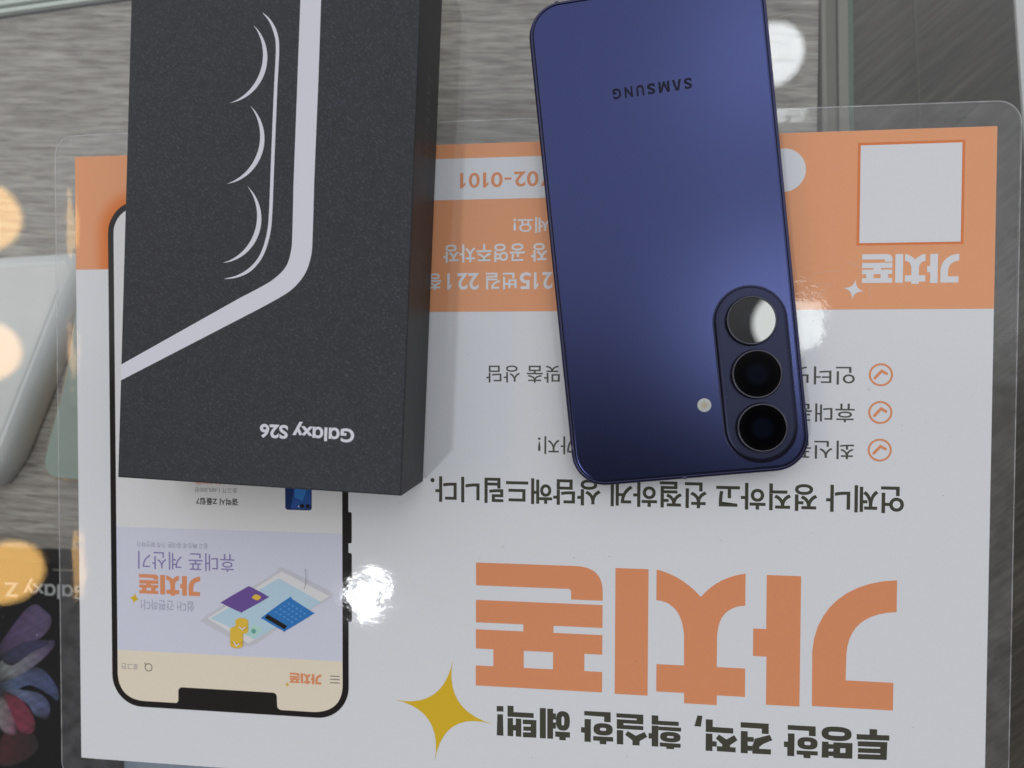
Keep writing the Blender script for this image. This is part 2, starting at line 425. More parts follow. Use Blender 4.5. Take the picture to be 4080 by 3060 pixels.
ONE = ([(0.42, 0.0), (1.0, 0.0), (1.0, 1.0), (0.55, 1.0), (0.0, 0.80), (0.0, 0.62), (0.42, 0.77)], [(0, 1, 2, 3, 4, 5, 6)])
LAMBDA = ([(0.0, 0.0), (0.27, 0.0), (0.5, 0.80), (0.73, 0.0), (1.0, 0.0), (0.68, 1.0), (0.32, 1.0)], [(0, 1, 2, 6), (2, 3, 4, 5), (2, 5, 6)])
EMM = ([(0, 0), (0, 1), (0.27, 1), (0.5, 0.38), (0.73, 1), (1, 1), (1, 0), (0.78, 0), (0.78, 0.60), (0.58, 0), (0.42, 0), (0.22, 0.60), (0.22, 0)], [(0, 1, 11, 12), (1, 2, 3, 10, 11), (3, 9, 10), (3, 4, 5, 8, 9), (5, 6, 7, 8)])
def cells(name, items, y0, y1, z, m, parent, off=(0, 0), bold=0.0, xform=None):
    # a line of lettering placed glyph by glyph: items = (string, x0, x1), read right to left as it lies upside down
    V, Fc = [], []
    for it in items:
        s, x0, x1 = it[:3]; ya, yb = (it[3], it[4]) if len(it) > 3 else (y0, y1)
        vs, fs_ = {'1': ONE, 'Λ': LAMBDA, 'M': EMM}.get(s) or text_polys(s, bold)
        xs_ = [v[0] for v in vs]; ys_ = [v[1] for v in vs]; a, b, c, d = min(xs_), max(xs_), min(ys_), max(ys_); k = len(V)
        for x, y in vs:
            p = (x1-(x-a)/(b-a)*(x1-x0), yb-(y-c)/(d-c)*(yb-ya))
            V.append(Vector(xform(p) if xform else (p[0]-off[0], p[1]-off[1], z))*MM)
        Fc += [tuple(i+k for i in f) for f in fs_]
    me = bpy.data.meshes.new(name); me.from_pydata(V, [], Fc); me.update()
    if not xform and sum(p.normal.z for p in me.polygons) < 0: me.flip_normals()
    return link(name, me, m, parent)
# ================================================================== SETTING
GT = -1.0                      # top of the counter glass
SH = -60.0                     # wood shelf under the glass
FL = -122.0                    # darker floor beyond the shelf
# deep floor
tag(sheet('floor', [rect(-500, -620, 900, 520)], FL, M['floor']), kind='structure')
# shelf board
o = loft('shelf', slab_outline([(-420, -560), (263.5, -560), (264.6, 70), (262, 126), (-420, 38)]), [(0, SH-12), (0, SH)], M['wood'])
tag(o, 'grey oak patterned shelf board under the counter glass', 'shelf', kind='structure')
# glass plate
o = loft('glass_counter_top', slab_outline(rect(-520, -620, 900, 520)), [(0.5, GT-6), (0, GT-5.5), (0, GT-0.5), (0.5, GT)], M['glass'])
tag(o, 'clear glass counter top carrying the flyer, the box and the phone', 'glass top')

for k_ in ([(231.3, 35.0), (235.5, 36.1), (239.3, 36.6)], [(233.6, 14.3), (237.6, 14.5), (241.4, 14.9)], [(236.2, 8.0), (237.7, 9.5)]):
    sheet('scratch', [stroke(k_, 0.06, False)], GT+0.01, M['speck_light'], bpy.data.objects['glass_counter_top'])
# rail and glass edges at the right side of the shelf
r0 = empty('shelf_rail', (270, -200, SH))
def rail(name, xa, xb, za, zb, m, slant=0.0238):
    y0, y1 = -560, 130
    f = lambda x, y: x+(70-y)*slant
    o = slab_outline([(f(xa, y0)-270, y0+200), (f(xb, y0)-270, y0+200), (f(xb, y1)-270, y1+200), (f(xa, y1)-270, y1+200)])
    return loft(name, o, [(0.15, za-SH), (0, za-SH+0.15), (0, zb-SH-0.15), (0.15, zb-SH)], m, r0)
rail('trim', 264.9, 266.6, -75, SH+2.0, M['rail_light'])
rail('channel', 266.7, 271.2, -75, SH-0.5, M['rail'])
rail('channel', 271.3, 275.0, -75, SH+1.0, M['rail_light'])
rail('glass_edge', 275.1, 277.6, -75, SH-1.0, M['glass_green'])
tag(r0, 'grey metal rail with green glass edge along the right side of the shelf', 'rail')
# back edge, top left
r1 = empty('back_glass_strip', (-50, 84, SH))
def back(name, d0, d1, za, zb, m):
    g = lambda x, d: 82.6+0.0735*(x+83)+d
    o = slab_outline([(-300+50, g(-300, d0)-84), (262+50, g(262, d0)-84), (262+50, g(262, d1)-84), (-300+50, g(-300, d1)-84)])
    return loft(name, o, [(0.1, za-SH), (0, za-SH+0.1), (0, zb-SH-0.1), (0.1, zb-SH)], m, r1)
back('dark_joint', -0.9, -0.3, SH-1, SH+0.6, M['lens_wall'])
back('glass_lip', -0.2, 1.6, SH-1, SH+3.0, M['glass_pale'])
back('channel', 1.7, 3.4, SH-1, SH+0.8, M['sage'])
back('glass_edge', 3.5, 5.6, SH-1, SH+2.6, M['glass_pale'])
back('back_panel', 5.7, 40, SH-1, SH+0.5, M['sage'])
tag(r1, 'pale green glass edge strip behind the shelf at upper left', 'glass strip')
# white panel, far right
o = loft('white_side_panel', slab_outline([(342.5, -17), (420, -17), (420, 120), (331.0, 120)]), [(0.2, SH-1.5), (0, SH-1.3), (0, SH-0.2), (0.2, SH)], M['white_panel'])
tag(o, 'white panel edge in the upper right corner beside the dark floor', 'panel')
# reflection of a seam line, built as a thin grey strip over the floor
o = loft('seam_reflection', slab_outline([(331.0, 20), (331.9, 20), (325.6, 130), (324.7, 130)]), [(0, FL), (0.1, FL+0.4)], M['rail'])
tag(o, kind='structure')

# ------------------------------------------------------------------ things on the shelf
# pale slab with slanting bevelled edge
t0 = empty('display_stand', (-110, -60, SH))
base = [(-170, -125), (-80.5, -125), (-71.8, -113.5), (-35.5, -32.0), (-40.0, -23.5), (-72, -24.6), (-170, -31)]
base = [(x+110, y+60) for x, y in base]
loft('body', slab_outline(base), [(1.0, 0), (0, 1.2), (0, 6.0), (0.5, 9.0), (1.4, 11.2), (2.6, 12.6), (4.2, 13.4)], M['silver_side'], t0, cap_top=False, sm=True)
loft('top_panel', slab_outline(base), [(4.2, 13.4), (6.0, 13.9), (8.0, 14.0)], M['silver'], t0, cap_bot=False, sm=True)
sheet('ring_mark', ring(-80.5+110, -90+60, 6.2, 7.6), 14.06, M['silver_side'], t0)
sheet('edge_line', [stroke([(x+110, y+60) for x, y in ((-45.5, -40.0), (-58.5, -69.5), (-77.0, -110.5))], 0.35, False)], 14.05, M['white_panel'], t0)
sheet('seam', [stroke([(x+110, y+60) for x, y in ((-150, -37.0), (-72, -31.2), (-46.5, -29.6))], 0.22, False)], 14.05, M['silver_side'], t0)
tag(t0, 'pale silver slab with a rounded slanting side, under the glass at left', 'display stand')

# mint phone
t1 = empty('mint_phone', (-20, -90, SH), math.radians(-17))
mo = lambda i: rrect(0, 0, 33-i, 36-i, max(9-i, 0.5), 10)
t1.location = Vector((-15.0, -93.2, SH))*MM
t1.rotation_euler = (0, 0, math.radians(-3))
mo = lambda i: rrect(6.5, 7.0, 43.5-i, 35-i, max(9-i, 0.5), 10, None)
def mint_outline(i):
    pts = [(-30.0, 45), (-33.0, 18), (-36.5, 2), (-40.4, -13), (-42.0, -21)]
    q = path([(30, 45)] + pts + [(-42.6, -28.6, -36.0, -30.0), (30, -30.0)])
    return slab_outline(q)(i)
loft('frame', mint_outline, [(0.5, 0), (0, 0.6), (0, 7.0), (0.5, 7.7)], M['gold'], t1)
loft('back_panel', mint_outline, [(0.75, 7.6), (0.85, 8.0), (1.0, 8.1)], M['mint'], t1)
tag(t1, 'mint green phone with gold rim, its corner peeking out left of the flyer', 'phone')

# black carton with flower print
bx0 = empty('flower_print_box', (-60, -210, SH))
box_mesh('carton', -60, -70, 0, 37.5, 56.3, 20, M['black_card'], bx0, 0.5)
def petal(pts, c0, c1, z, edge=0.6):
    P = smooth(pts, 6, True); bm = bmesh.new(); col = bm.loops.layers.float_color.new('tone')
    off = (-60, -210)
    xs = [p[0] for p in P]; ys = [p[1] for p in P]; xa, xb = min(xs), max(xs)
    cx, cy = sum(xs)/len(P), sum(ys)/len(P); rings = []
    for k in range(5):
        s = 1-k/5
        rings.append([bm.verts.new(((cx+(p[0]-cx)*s-off[0])*MM, (cy+(p[1]-cy)*s-off[1])*MM, z*MM)) for p in P])
    cen = bm.verts.new(((cx-off[0])*MM, (cy-off[1])*MM, z*MM)); n = len(P)
    for a, b in zip(rings, rings[1:]):
        for i in range(n): bm.faces.new((a[i], a[(i+1) % n], b[(i+1) % n], b[i]))
    for i in range(n): bm.faces.new((rings[-1][i], rings[-1][(i+1) % n], cen))
    dark = (0.012, 0.012, 0.016)
    for f in bm.faces:
        for l in f.loops:
            x = l.vert.co.x/MM+off[0]; y = l.vert.co.y/MM+off[1]
            u = min(1, max(0, (x-xa)/(xb-xa))); e = min(1, (1-max(abs(x-cx)/(xb-xa), abs(y-cy)/(max(ys)-min(ys)))*2)*2.2+0.25)
            st = 0.85+0.13*math.sin(y*1.3+x*0.7)
            c = [max(0.004, ((c0[j]*(1-u)+c1[j]*u)*max(0.15, st))*e+dark[j]*(1-e)) for j in range(3)]
            l[col] = (*c, 1)
    bmesh.ops.recalc_face_normals(bm, faces=bm.faces)
    for f in bm.faces:
        if f.normal.z < 0: f.normal_flip()
    return from_bm('petal', bm, M['fade2'], bx0)
def attr_mat(name):
    m, t, out = new_mat(name); b = pnode(t, out, Roughness=0.45)
    at = t.nodes.new('ShaderNodeAttribute'); at.attribute_name = 'tone'
    n = noise(t, 1.0, 4, (80, 500, 1), 0.6, (0, 0, -0.5)); r = ramp(t, n.outputs[0], [(0.3, (0.6,)*3), (0.7, (1.25,)*3)])
    t.links.new(mixrgb(t, at.outputs['Color'], r.outputs[0], 1.0, 'MULTIPLY'), b.inputs['Base Color']); return m
M['fade2'] = attr_mat('petal_print')
zz = 20.02
for i, (pts, a, b) in enumerate((
    ([(-69, -230), (-62, -222), (-54, -226), (-52, -233), (-62, -240), (-70, -240)], (0.10, 0.012, 0.02), (0.02, 0.01, 0.012)),
    ([(-69, -190), (-64, -183), (-57, -174.5), (-52, -171.5), (-48.6, -173.6), (-45, -176.8), (-46.5, -182.2), (-53.9, -188), (-68.7, -195)], (0.10, 0.05, 0.16), (0.15, 0.11, 0.24)),
    ([(-68.9, -204), (-58, -198), (-49, -199), (-42.5, -206.5), (-42.5, -211.5), (-47, -209), (-56, -206), (-69, -212)], (0.12, 0.17, 0.32), (0.07, 0.09, 0.24)),
    ([(-68.7, -196.9), (-60, -190), (-50, -187.4), (-43.6, -186.6), (-45.5, -191), (-53.5, -198), (-62, -203), (-68.8, -205)], (0.34, 0.38, 0.37), (0.14, 0.08, 0.24)),
    ([(-68, -194.5), (-58, -188), (-49, -186.3), (-46, -188), (-54, -192), (-63, -198)], (0.03, 0.03, 0.09), (0.06, 0.05, 0.16)),
    ([(-68.9, -208), (-58, -208), (-50, -209.5), (-46, -214), (-47.4, -219.5), (-52.8, -218.4), (-56, -214), (-62, -211)], (0.20, 0.26, 0.40), (0.10, 0.11, 0.28)),
    ([(-68, -209.5), (-60, -211.5), (-53.5, -219), (-53.4, -225), (-58, -226.5), (-63, -222)], (0.34, 0.04, 0.09), (0.22, 0.03, 0.07)),
    ([(-69, -210.5), (-64.6, -216), (-61, -226), (-66, -227), (-70, -222)], (0.30, 0.30, 0.31), (0.30, 0.08, 0.16)))):
    petal(pts, a, b, zz+0.02*i)
text('lettering', 'Gɑlɑxy Z F', (-73.0, -168.9, -28.0, -160.9), 20.03, M['grey_print'], bx0, (-60, -210), 0.016)
sheet('fold_mark', [rect(-44, -157.2, -34.5, -156.4)], 20.03, M['rail'], bx0, (-60, -210))
tag(bx0, 'black carton with purple and white petal print under the glass, lower left', 'box')
# pale blue card
o = box_mesh('blue_card', -20.5, -300, SH, 90, -232, SH+10, M['pale_card'], None, 0.3)
tag(o, 'pale blue block showing below the bottom edge of the flyer', 'card')

# ================================================================== FLYER
FO = (148.5, -105)
fly = empty('laminated_flyer', (FO[0], FO[1], 0))
tag(fly, 'laminated white flyer with orange header and orange Korean lettering, lying upside down on the glass', 'flyer')
def curl(x): return -0.036/18*(9-x)**2 if x < 9 else 0.0
xs = [0, 1, 2, 3, 4, 5, 6, 7, 8, 9, 297]
def grid(name, x0, x1, y0, y1, z, m, parent):
    gx = [x0]+[x for x in xs if x0 < x < x1]+[x1]
    bm = bmesh.new()
    v = [[bm.verts.new(((x-FO[0])*MM, (y-FO[1])*MM, (z+curl(x))*MM)) for y in (y0, y1)] for x in gx]
    for a, b in zip(v, v[1:]): bm.faces.new((a[0], b[0], b[1], a[1]))
    return from_bm(name, bm, m, parent, smooth=True)
paper = grid('paper', 0, 297, -210, 0, 0.0, M['white'], fly)
# clear pouch margin round the paper: falls away from the paper to the glass
def film():
    n, k = 30, 10
    inner, outer = [], []
    ox0, oy0, ox1, oy1, r = -8.0, -219.0, 303.9, 7.6, 7.0
    def side(p, q, a, b):
        for i in range(n):
            t = i/n; inner.append((p[0]+(q[0]-p[0])*t, p[1]+(q[1]-p[1])*t)); outer.append((a[0]+(b[0]-a[0])*t, a[1]+(b[1]-a[1])*t))
    def corner(p, cx, cy, a0):
        for i in range(k):
            a = math.radians(a0+90*i/k); inner.append(p); outer.append((cx+r*math.cos(a), cy+r*math.sin(a)))
    side((0, 0), (0, -210), (ox0, oy1-r), (ox0, oy0+r)); corner((0, -210), ox0+r, oy0+r, 180)
    side((0, -210), (297, -210), (ox0+r, oy0), (ox1-r, oy0)); corner((297, -210), ox1-r, oy0+r, 270)
    side((297, -210), (297, 0), (ox1, oy0+r), (ox1, oy1-r)); corner((297, 0), ox1-r, oy1-r, 0)
    side((297, 0), (0, 0), (ox1-r, oy1), (ox0+r, oy1)); corner((0, 0), ox0+r, oy1-r, 90)
    bm = bmesh.new(); loops = []
    K = 9
    rnd = [0.8+0.4*random.random() for _ in range(len(inner))]
    for j in range(K+1):
        t = (j/(K-1))*0.955 if j < K else 1.0; lp = []
        for idx, (p, q) in enumerate(zip(inner, outer)):
            x, y = p[0]+(q[0]-p[0])*t, p[1]+(q[1]-p[1])*t
            L = max(0.0, min(1, (10-p[0])/10))
            z = curl(p[0]) - (0.036*8*t*L) - (0.20*L+0.16*(1-L))*t*t + 0.10*math.sin(PI*min(1, t*1.6))*(0.4+0.6*math.sin(p[1]*0.09+p[0]*0.04)**2)*(1-0.72*L)
            lp.append(bm.verts.new(((x-FO[0])*MM, (y-FO[1])*MM, (z+0.03)*MM)))
        loops.append(lp)
    low = [bm.verts.new((v.co.x*1.0003, v.co.y*1.0003, v.co.z-0.00016)) for v in loops[-1]]
    loops.append(low); m_ = len(low)
    for j, (a, b) in enumerate(zip(loops, loops[1:])):
        for i in range(m_):
            vs = (a[i], a[(i+1) % m_], b[(i+1) % m_], b[i])
            if len({tuple(v.co) for v in vs}) < 4: vs = tuple(v for ii, v in enumerate(vs) if ii == 0 or tuple(v.co) != tuple(vs[ii-1].co))
            if len(vs) < 3: continue
            try: f = bm.faces.new(vs)
            except ValueError: continue
            f.smooth = j < K-1; f.material_index = 0 if j < K-1 else 1
    bmesh.ops.recalc_face_normals(bm, faces=bm.faces)
    return from_bm('film_margin', bm, [M['film'], M['film_edge']], fly)
film()

Z1, Z2, Z3, Z4, Z5, Z6 = 0.03, 0.06, 0.09, 0.12, 0.15, 0.18
def fs(name, polys, z, m, parent=fly): return sheet(name, polys, z, m, parent, FO)
def ft(name, s, box, z, m, bold=0.0, parent=fly): return text(name, s, box, z, m, parent, FO, bold)

# header
hd = grid('header_band', 26, 297, -54.1, -0.02, Z1, M['orange'], fly)
grid('header_band', 0.02, 25.95, -38.8, -0.02, Z1, M['orange'], fly)
pill = fs('contact_pill', [rrect(166.5, -11.3, 76, 6.65, 6.6, 14)], Z2, M['white'])
cells('phone_number', [('7', 161.3, 164.6), ('0', 156.8, 160.5), ('2', 152.7, 156.4), ('-', 149.6, 151.8, -11.9, -11.2), ('0', 145.2, 149.0), ('1', 142.6, 144.4), ('0', 138.0, 141.5), ('1', 135.1, 136.9)], -14.2, -9.4, Z3, M['orange2'], fly, FO, 0.016)
ft('address_text', '세요!', (152.5, -29.0, 164.2, -24.0), Z2, M['white'], 0.016)
ft('address_text', '장 공영주차장', (129.6, -38.2, 163.4, -32.3), Z2, M['white'], 0.018)
cells('address_text', [('2', 161.9, 165.1), ('1', 159.2, 160.6), ('5', 154.6, 158.2), ('번길', 143.5, 153.6), ('22', 134.2, 141.3), ('1', 130.9, 132.3), ('층', 124.6, 129.0)], -47.0, -41.6, Z2, M['white'], fly, FO, 0.018)
# code panel stays blank white
fs('code_panel', [rect(257.6, -34.7, 288.1, -3.7)], Z2, M['orange_ring'])
fs('code_panel', [rect(258.4, -34.0, 287.3, -4.5)], Z3, M['white'])

# logo letters, traced in sheet millimetres (upside down)
R_ = rect
LOGO = [
    path([(140.6, -135.9), (173.0, -135.9), (181.6, -135.9, 181.7, -143.8), (181.7, -146.8), (171.6, -146.8), (171.6, -144.4), (171.5, -143.4, 170.6, -143.4), (140.6, -143.4)]),
    R_(140.6, -155.6, 181.7, -148.2), R_(156.2, -157.9, 166.0, -155.6), R_(140.6, -164.25, 181.7, -157.9),
    R_(146.4, -169.85, 156.4, -164.25), R_(165.9, -169.85, 176.0, -164.25), R_(140.6, -176.5, 181.7, -169.85),
    R_(185.7, -176.7, 196.1, -136.1),
    path([(198.6, -136.1), (206.5, -137.8, 212.4, -144.3), (217.6, -137.8, 226.0, -136.4), (226.0, -146.5), (217.6, -147.2, 217.5, -157.1), (217.5, -166.4), (226.2, -166.4), (226.2, -175.4), (217.6, -175.4), (217.6, -178.5), (207.5, -178.5), (207.5, -175.2), (198.8, -175.2), (198.8, -166.4), (207.4, -166.4), (207.3, -156.5), (206.4, -146.3, 198.6, -145.9)]),
    [(232.4, -136.6), (242.7, -136.6), (242.7, -177.5), (232.6, -177.5), (232.6, -162.3), (228.5, -162.3), (228.5, -153.6), (232.4, -153.6)],
    path([(270.9, -136.8), (270.9, -146.6), (257.0, -147.6, 256.4, -160.5), (256.3, -168.5), (270.3, -168.5), (270.3, -177.1), (246.4, -177.1), (246.3, -160.0), (247.0, -146.0, 257.0, -137.6, 270.9, -136.8)]),
]
def logo(name, box, z, m, parent=fly):
    x0, y0, x1, y1 = box
    f = lambda p: (x0+(p[0]-140.6)/(270.9-140.6)*(x1-x0), y1+(p[1]+135.9)/(178.5-135.9)*(y1-y0))
    return fs(name, [[f(p) for p in pl] for pl in LOGO], z, m, parent)
def star(name, tips, c, z, m, parent=fly):
    spec = [tips[0]]
    for k in range(4):
        q = tips[(k+1) % 4]; spec.append((c[0], c[1], q[0], q[1]))
    return fs(name, [path(spec)[:-1]], z, m, parent)
def star_at(name, cx, cy, s, z, m, parent=fly):
    return star(name, [(cx+3.2*s, cy+16.9*s), (cx-16.6*s, cy+2.4*s), (cx-2.9*s, cy-17.4*s), (cx+16.4*s, cy-3.8*s)], (cx, cy), z, m, parent)
logo('logo_lettering', (140.6, -178.5, 270.9, -135.9), Z1, M['orange2'])
star('star', [(133.0, -168.2), (113.1, -182.8), (126.9, -202.7), (146.3, -189.0)], (129.8, -185.2), Z1, M['yellow'])
logo('logo_lettering', (259.3, -46.5, 287.0, -37.4), Z2, M['white'])
star_at('star', 257.0, -48.0, 0.21, Z2, M['white'])
# heavy block lettering of the slogan, traced in sheet millimetres
SLOGAN = [[(147.56, -182.89), (149.77, -182.82), (149.78, -184.65), (147.57, -184.7)], [(147.78, -185.58), (149.63, -185.56), (149.81, -192.61), (147.59, -192.63)], [(151.12, -182.57), (153.12, -182.57), (153.12, -184.57), (159.69, -184.57), (159.7, -186.15), (151.13, -186.19)], [(151.13, -186.7), (152.92, -186.59), (152.93, -188.87), (153.85, -188.81), (153.85, -186.66), (155.66, -186.67), (155.68, -192.6), (153.87, -192.62), (153.86, -190.67), (153.03, -190.67), (153.03, -192.62), (151.15, -192.59)], [(156.14, -186.88), (160.59, -186.78), (160.61, -192.58), (156.22, -192.68), (156.21, -191.06), (158.77, -190.96), (158.77, -190.45), (156.33, -190.52), (156.33, -189.14), (158.76, -189.05), (158.76, -188.3), (156.14, -188.37)], [(161.69, -182.72), (163.64, -182.66), (163.69, -192.62), (161.74, -192.66)], [(164.11, -182.81), (166.0, -182.76), (166.04, -192.59), (164.16, -192.65)], [(166.0, -184.25), (166.94, -184.19), (166.95, -186.22), (166.01, -186.27)], [(166.02, -187.23), (166.96, -187.17), (166.97, -189.19), (166.03, -189.25)], [(166.71, -190.1), (171.49, -190.1), (171.5, -191.88), (170.15, -191.88), (170.16, -192.86), (168.05, -192.88), (168.04, -191.87), (166.72, -191.83)], [(176.04, -182.85), (184.48, -182.79), (184.5, -186.06), (182.44, -186.07), (182.43, -184.38), (176.05, -184.27)], [(176.14, -185.45), (178.18, -185.44), (178.22, -192.84), (176.18, -192.86), (176.17, -189.95), (175.06, -189.93), (175.05, -188.18), (176.16, -188.17)], [(178.94, -190.87), (185.34, -190.82), (185.35, -192.29), (183.18, -192.32), (183.19, -193.32), (181.04, -193.34), (181.04, -192.31), (178.95, -192.29)], [(186.32, -182.97), (194.82, -182.96), (194.84, -186.1), (188.59, -186.07), (188.6, -186.66), (194.85, -186.63), (194.86, -187.95), (186.47, -187.97), (186.45, -184.88), (192.74, -184.88), (192.74, -184.35), (186.33, -184.32)], [(186.48, -188.41), (188.52, -188.37), (188.55, -192.97), (186.51, -193.02)], [(189.96, -188.52), (192.5, -189.89), (195.2, -188.51), (196.13, -190.01), (193.74, -191.57), (193.69, -192.99), (191.46, -193.02), (191.45, -191.49), (189.11, -189.81)], [(197.44, -182.95), (199.52, -182.94), (199.54, -184.61), (205.91, -184.57), (205.93, -185.94), (197.47, -185.93)], [(197.47, -186.26), (199.55, -186.22), (199.6, -192.95), (197.52, -193.0), (197.5, -190.51), (196.53, -190.51), (196.52, -188.81), (197.49, -188.75)], [(199.58, -186.45), (206.69, -186.41), (206.65, -187.7), (199.59, -187.62)], [(200.05, -191.58), (206.57, -191.62), (206.58, -192.9), (204.55, -192.92), (204.55, -193.48), (202.11, -193.49), (202.11, -192.88), (200.06, -192.84)], [(211.69, -182.16), (213.25, -182.19), (212.79, -185.7), (210.78, -185.64)], [(214.29, -183.23), (216.44, -183.22), (216.46, -185.53), (222.75, -185.59), (222.77, -187.3), (214.33, -187.25)], [(214.34, -187.74), (216.39, -187.73), (216.42, -190.11), (217.71, -190.12), (217.73, -191.76), (216.43, -191.79), (216.45, -193.28), (214.33, -193.3)], [(218.39, -187.85), (220.75, -189.28), (223.07, -187.76), (224.08, -189.31), (221.85, -191.04), (221.85, -191.64), (223.55, -191.65), (223.56, -193.24), (217.8, -193.22), (217.78, -191.61), (219.42, -191.59), (219.42, -190.98), (217.44, -189.19)], [(225.0, -183.48), (233.52, -183.47), (233.56, -186.76), (231.48, -186.77), (231.46, -185.2), (225.02, -185.18)], [(225.09, -186.3), (227.18, -186.26), (227.26, -193.29), (225.11, -193.32)], [(227.2, -188.05), (229.06, -188.02), (229.08, -189.5), (227.22, -189.56)], [(227.23, -190.84), (228.6, -190.84), (228.62, -192.41), (227.25, -192.44)], [(233.91, -186.98), (234.67, -188.63), (232.01, -189.95), (230.77, -191.0), (230.78, -191.6), (234.28, -191.55), (234.3, -193.19), (228.65, -193.26), (228.63, -190.77), (229.25, -189.13), (229.24, -188.52)], [(239.27, -183.51), (247.63, -183.47), (247.67, -186.56), (245.65, -186.57), (245.63, -185.0), (239.29, -185.01)], [(239.36, -186.15), (241.36, -186.09), (241.34, -193.26), (239.25, -193.31), (239.21, -190.5), (238.21, -190.51), (238.19, -188.79), (239.39, -188.74)], [(242.03, -191.37), (248.36, -191.28), (248.38, -192.58), (246.19, -192.6), (246.2, -193.59), (244.12, -193.61), (244.1, -192.65), (242.05, -192.67)], [(249.6, -188.05), (251.52, -188.05), (251.59, -193.08), (249.52, -193.1)], [(251.53, -188.74), (252.95, -188.73), (252.97, -190.14), (251.55, -190.23)], [(251.56, -191.04), (252.98, -190.95), (253.0, -192.48), (251.58, -192.51)], [(252.94, -188.11), (254.97, -188.06), (255.04, -192.97), (253.01, -193.01)], [(256.52, -188.05), (258.63, -188.0), (258.62, -192.87), (256.59, -192.95)], [(254.97, -188.06), (256.52, -188.05), (256.55, -189.72), (255.0, -189.83)], [(255.02, -191.29), (256.57, -191.19), (256.59, -192.95), (255.04, -192.97)], [(259.8, -185.07), (263.58, -185.03), (263.55, -183.25), (265.76, -183.23), (265.79, -184.98), (269.4, -184.9), (269.37, -186.54), (259.82, -186.76)], [(260.17, -187.28), (268.82, -187.02), (268.71, -192.58), (260.25, -192.85), (260.22, -191.27), (266.8, -191.07), (266.79, -190.66), (260.27, -190.85), (260.25, -189.42), (266.77, -189.23), (266.76, -188.7), (260.19, -188.86)]]
SLOGAN_RINGS = [(169.19, -186.53, 2.25, 3.18, 0.44, 1.48), (182.11, -188.48, 3.07, 1.98, 0.99, 0.5), (203.33, -189.64, 3.19, 1.66, 1.07, 0.32), (245.26, -188.93, 3.01, 1.93, 0.94, 0.55), (253.86, -185.38, 4.45, 2.24, 2.4, 0.63)]
def oval_ring(cx, cy, rx, ry, hx, hy, n=40):
    def sq(a, b, e, k):
        t = 2*PI*k/n; c, s_ = math.cos(t), math.sin(t)
        return (cx+a*math.copysign(abs(c)**e, c), cy+b*math.copysign(abs(s_)**e, s_))
    A = [sq(rx, ry, 0.78, k) for k in range(n)]; B = [sq(hx, hy, 0.6, k) for k in range(n)]
    return [[B[k], A[k], A[(k+1) % n], B[(k+1) % n]] for k in range(n)]
slp = list(SLOGAN)
for q in SLOGAN_RINGS: slp += oval_ring(*q)
fs('slogan_text', slp, Z1, M['olive'])
ft('tagline_text', '언제나 정직하고 친절하게 상담해드립니다.', (125.4, -116.3, 272.5, -107.9), Z1, M['olive'], 0.021)
for cy in (-74.0, -85.5, -97.0):
    b_ = fs('check_mark', ring(265.25, cy, 2.9, 3.5) + [stroke([(265.25-1.7, cy-1.0), (265.25+0.2, cy+1.15), (265.25+1.65, cy+0.35)], 0.85)], Z1, M['orange2'])
ft('bullet_text', '인터넷', (238.5, -77.1, 257.7, -71.5), Z1, M['grey_ink'], 0.006)
ft('bullet_text', '휴대폰', (239.6, -88.6, 257.8, -82.9), Z1, M['grey_ink'], 0.006)
ft('bullet_text', '최신폰', (239.4, -100.0, 257.8, -94.3), Z1, M['grey_ink'], 0.006)
ft('bullet_text', '맞춤 상담', (143.8, -77.05, 167.6, -71.5), Z1, M['grey_ink'], 0.006)
ft('bullet_text', '까지!', (160.7, -100.0, 173.5, -94.2), Z1, M['grey_ink'], 0.006)

# fine scuffs in the laminate, their glints painted as pale strokes
for k_ in ([(254.6, -39.5), (257.3, -40.6), (259.5, -42.3), (261.2, -46.0), (261.9, -51.5)], [(246.2, -50.6), (249.0, -47.8), (251.6, -45.6)], [(244.6, -43.2), (248.8, -42.5), (252.6, -42.7)], [(246.0, -46.6), (250.1, -46.2)], [(243.9, -51.2), (246.4, -48.9), (248.3, -47.9)], [(119.0, -143.5), (124.5, -146.2), (130.5, -148.8)]):
    fs('scuff_glint', [stroke(smooth(k_, 5), 0.05, False)], Z3, M['speck_light'])
# printed phone picture with its app page
ph = fs('phone_picture', [rrect(54.85, -103.1, 42.65, 87.4, 11.0, 14)], Z2, M['black_ink'])
for y0, y1 in ((-131.0, -120.5), (-144.5, -134.2), (-157.4, -146.6)):
    fs('side_button', [rrect(97.7, (y0+y1)/2, 0.95, (y1-y0)/2, 0.6, 4)], Z1, M['black_ink'], ph)
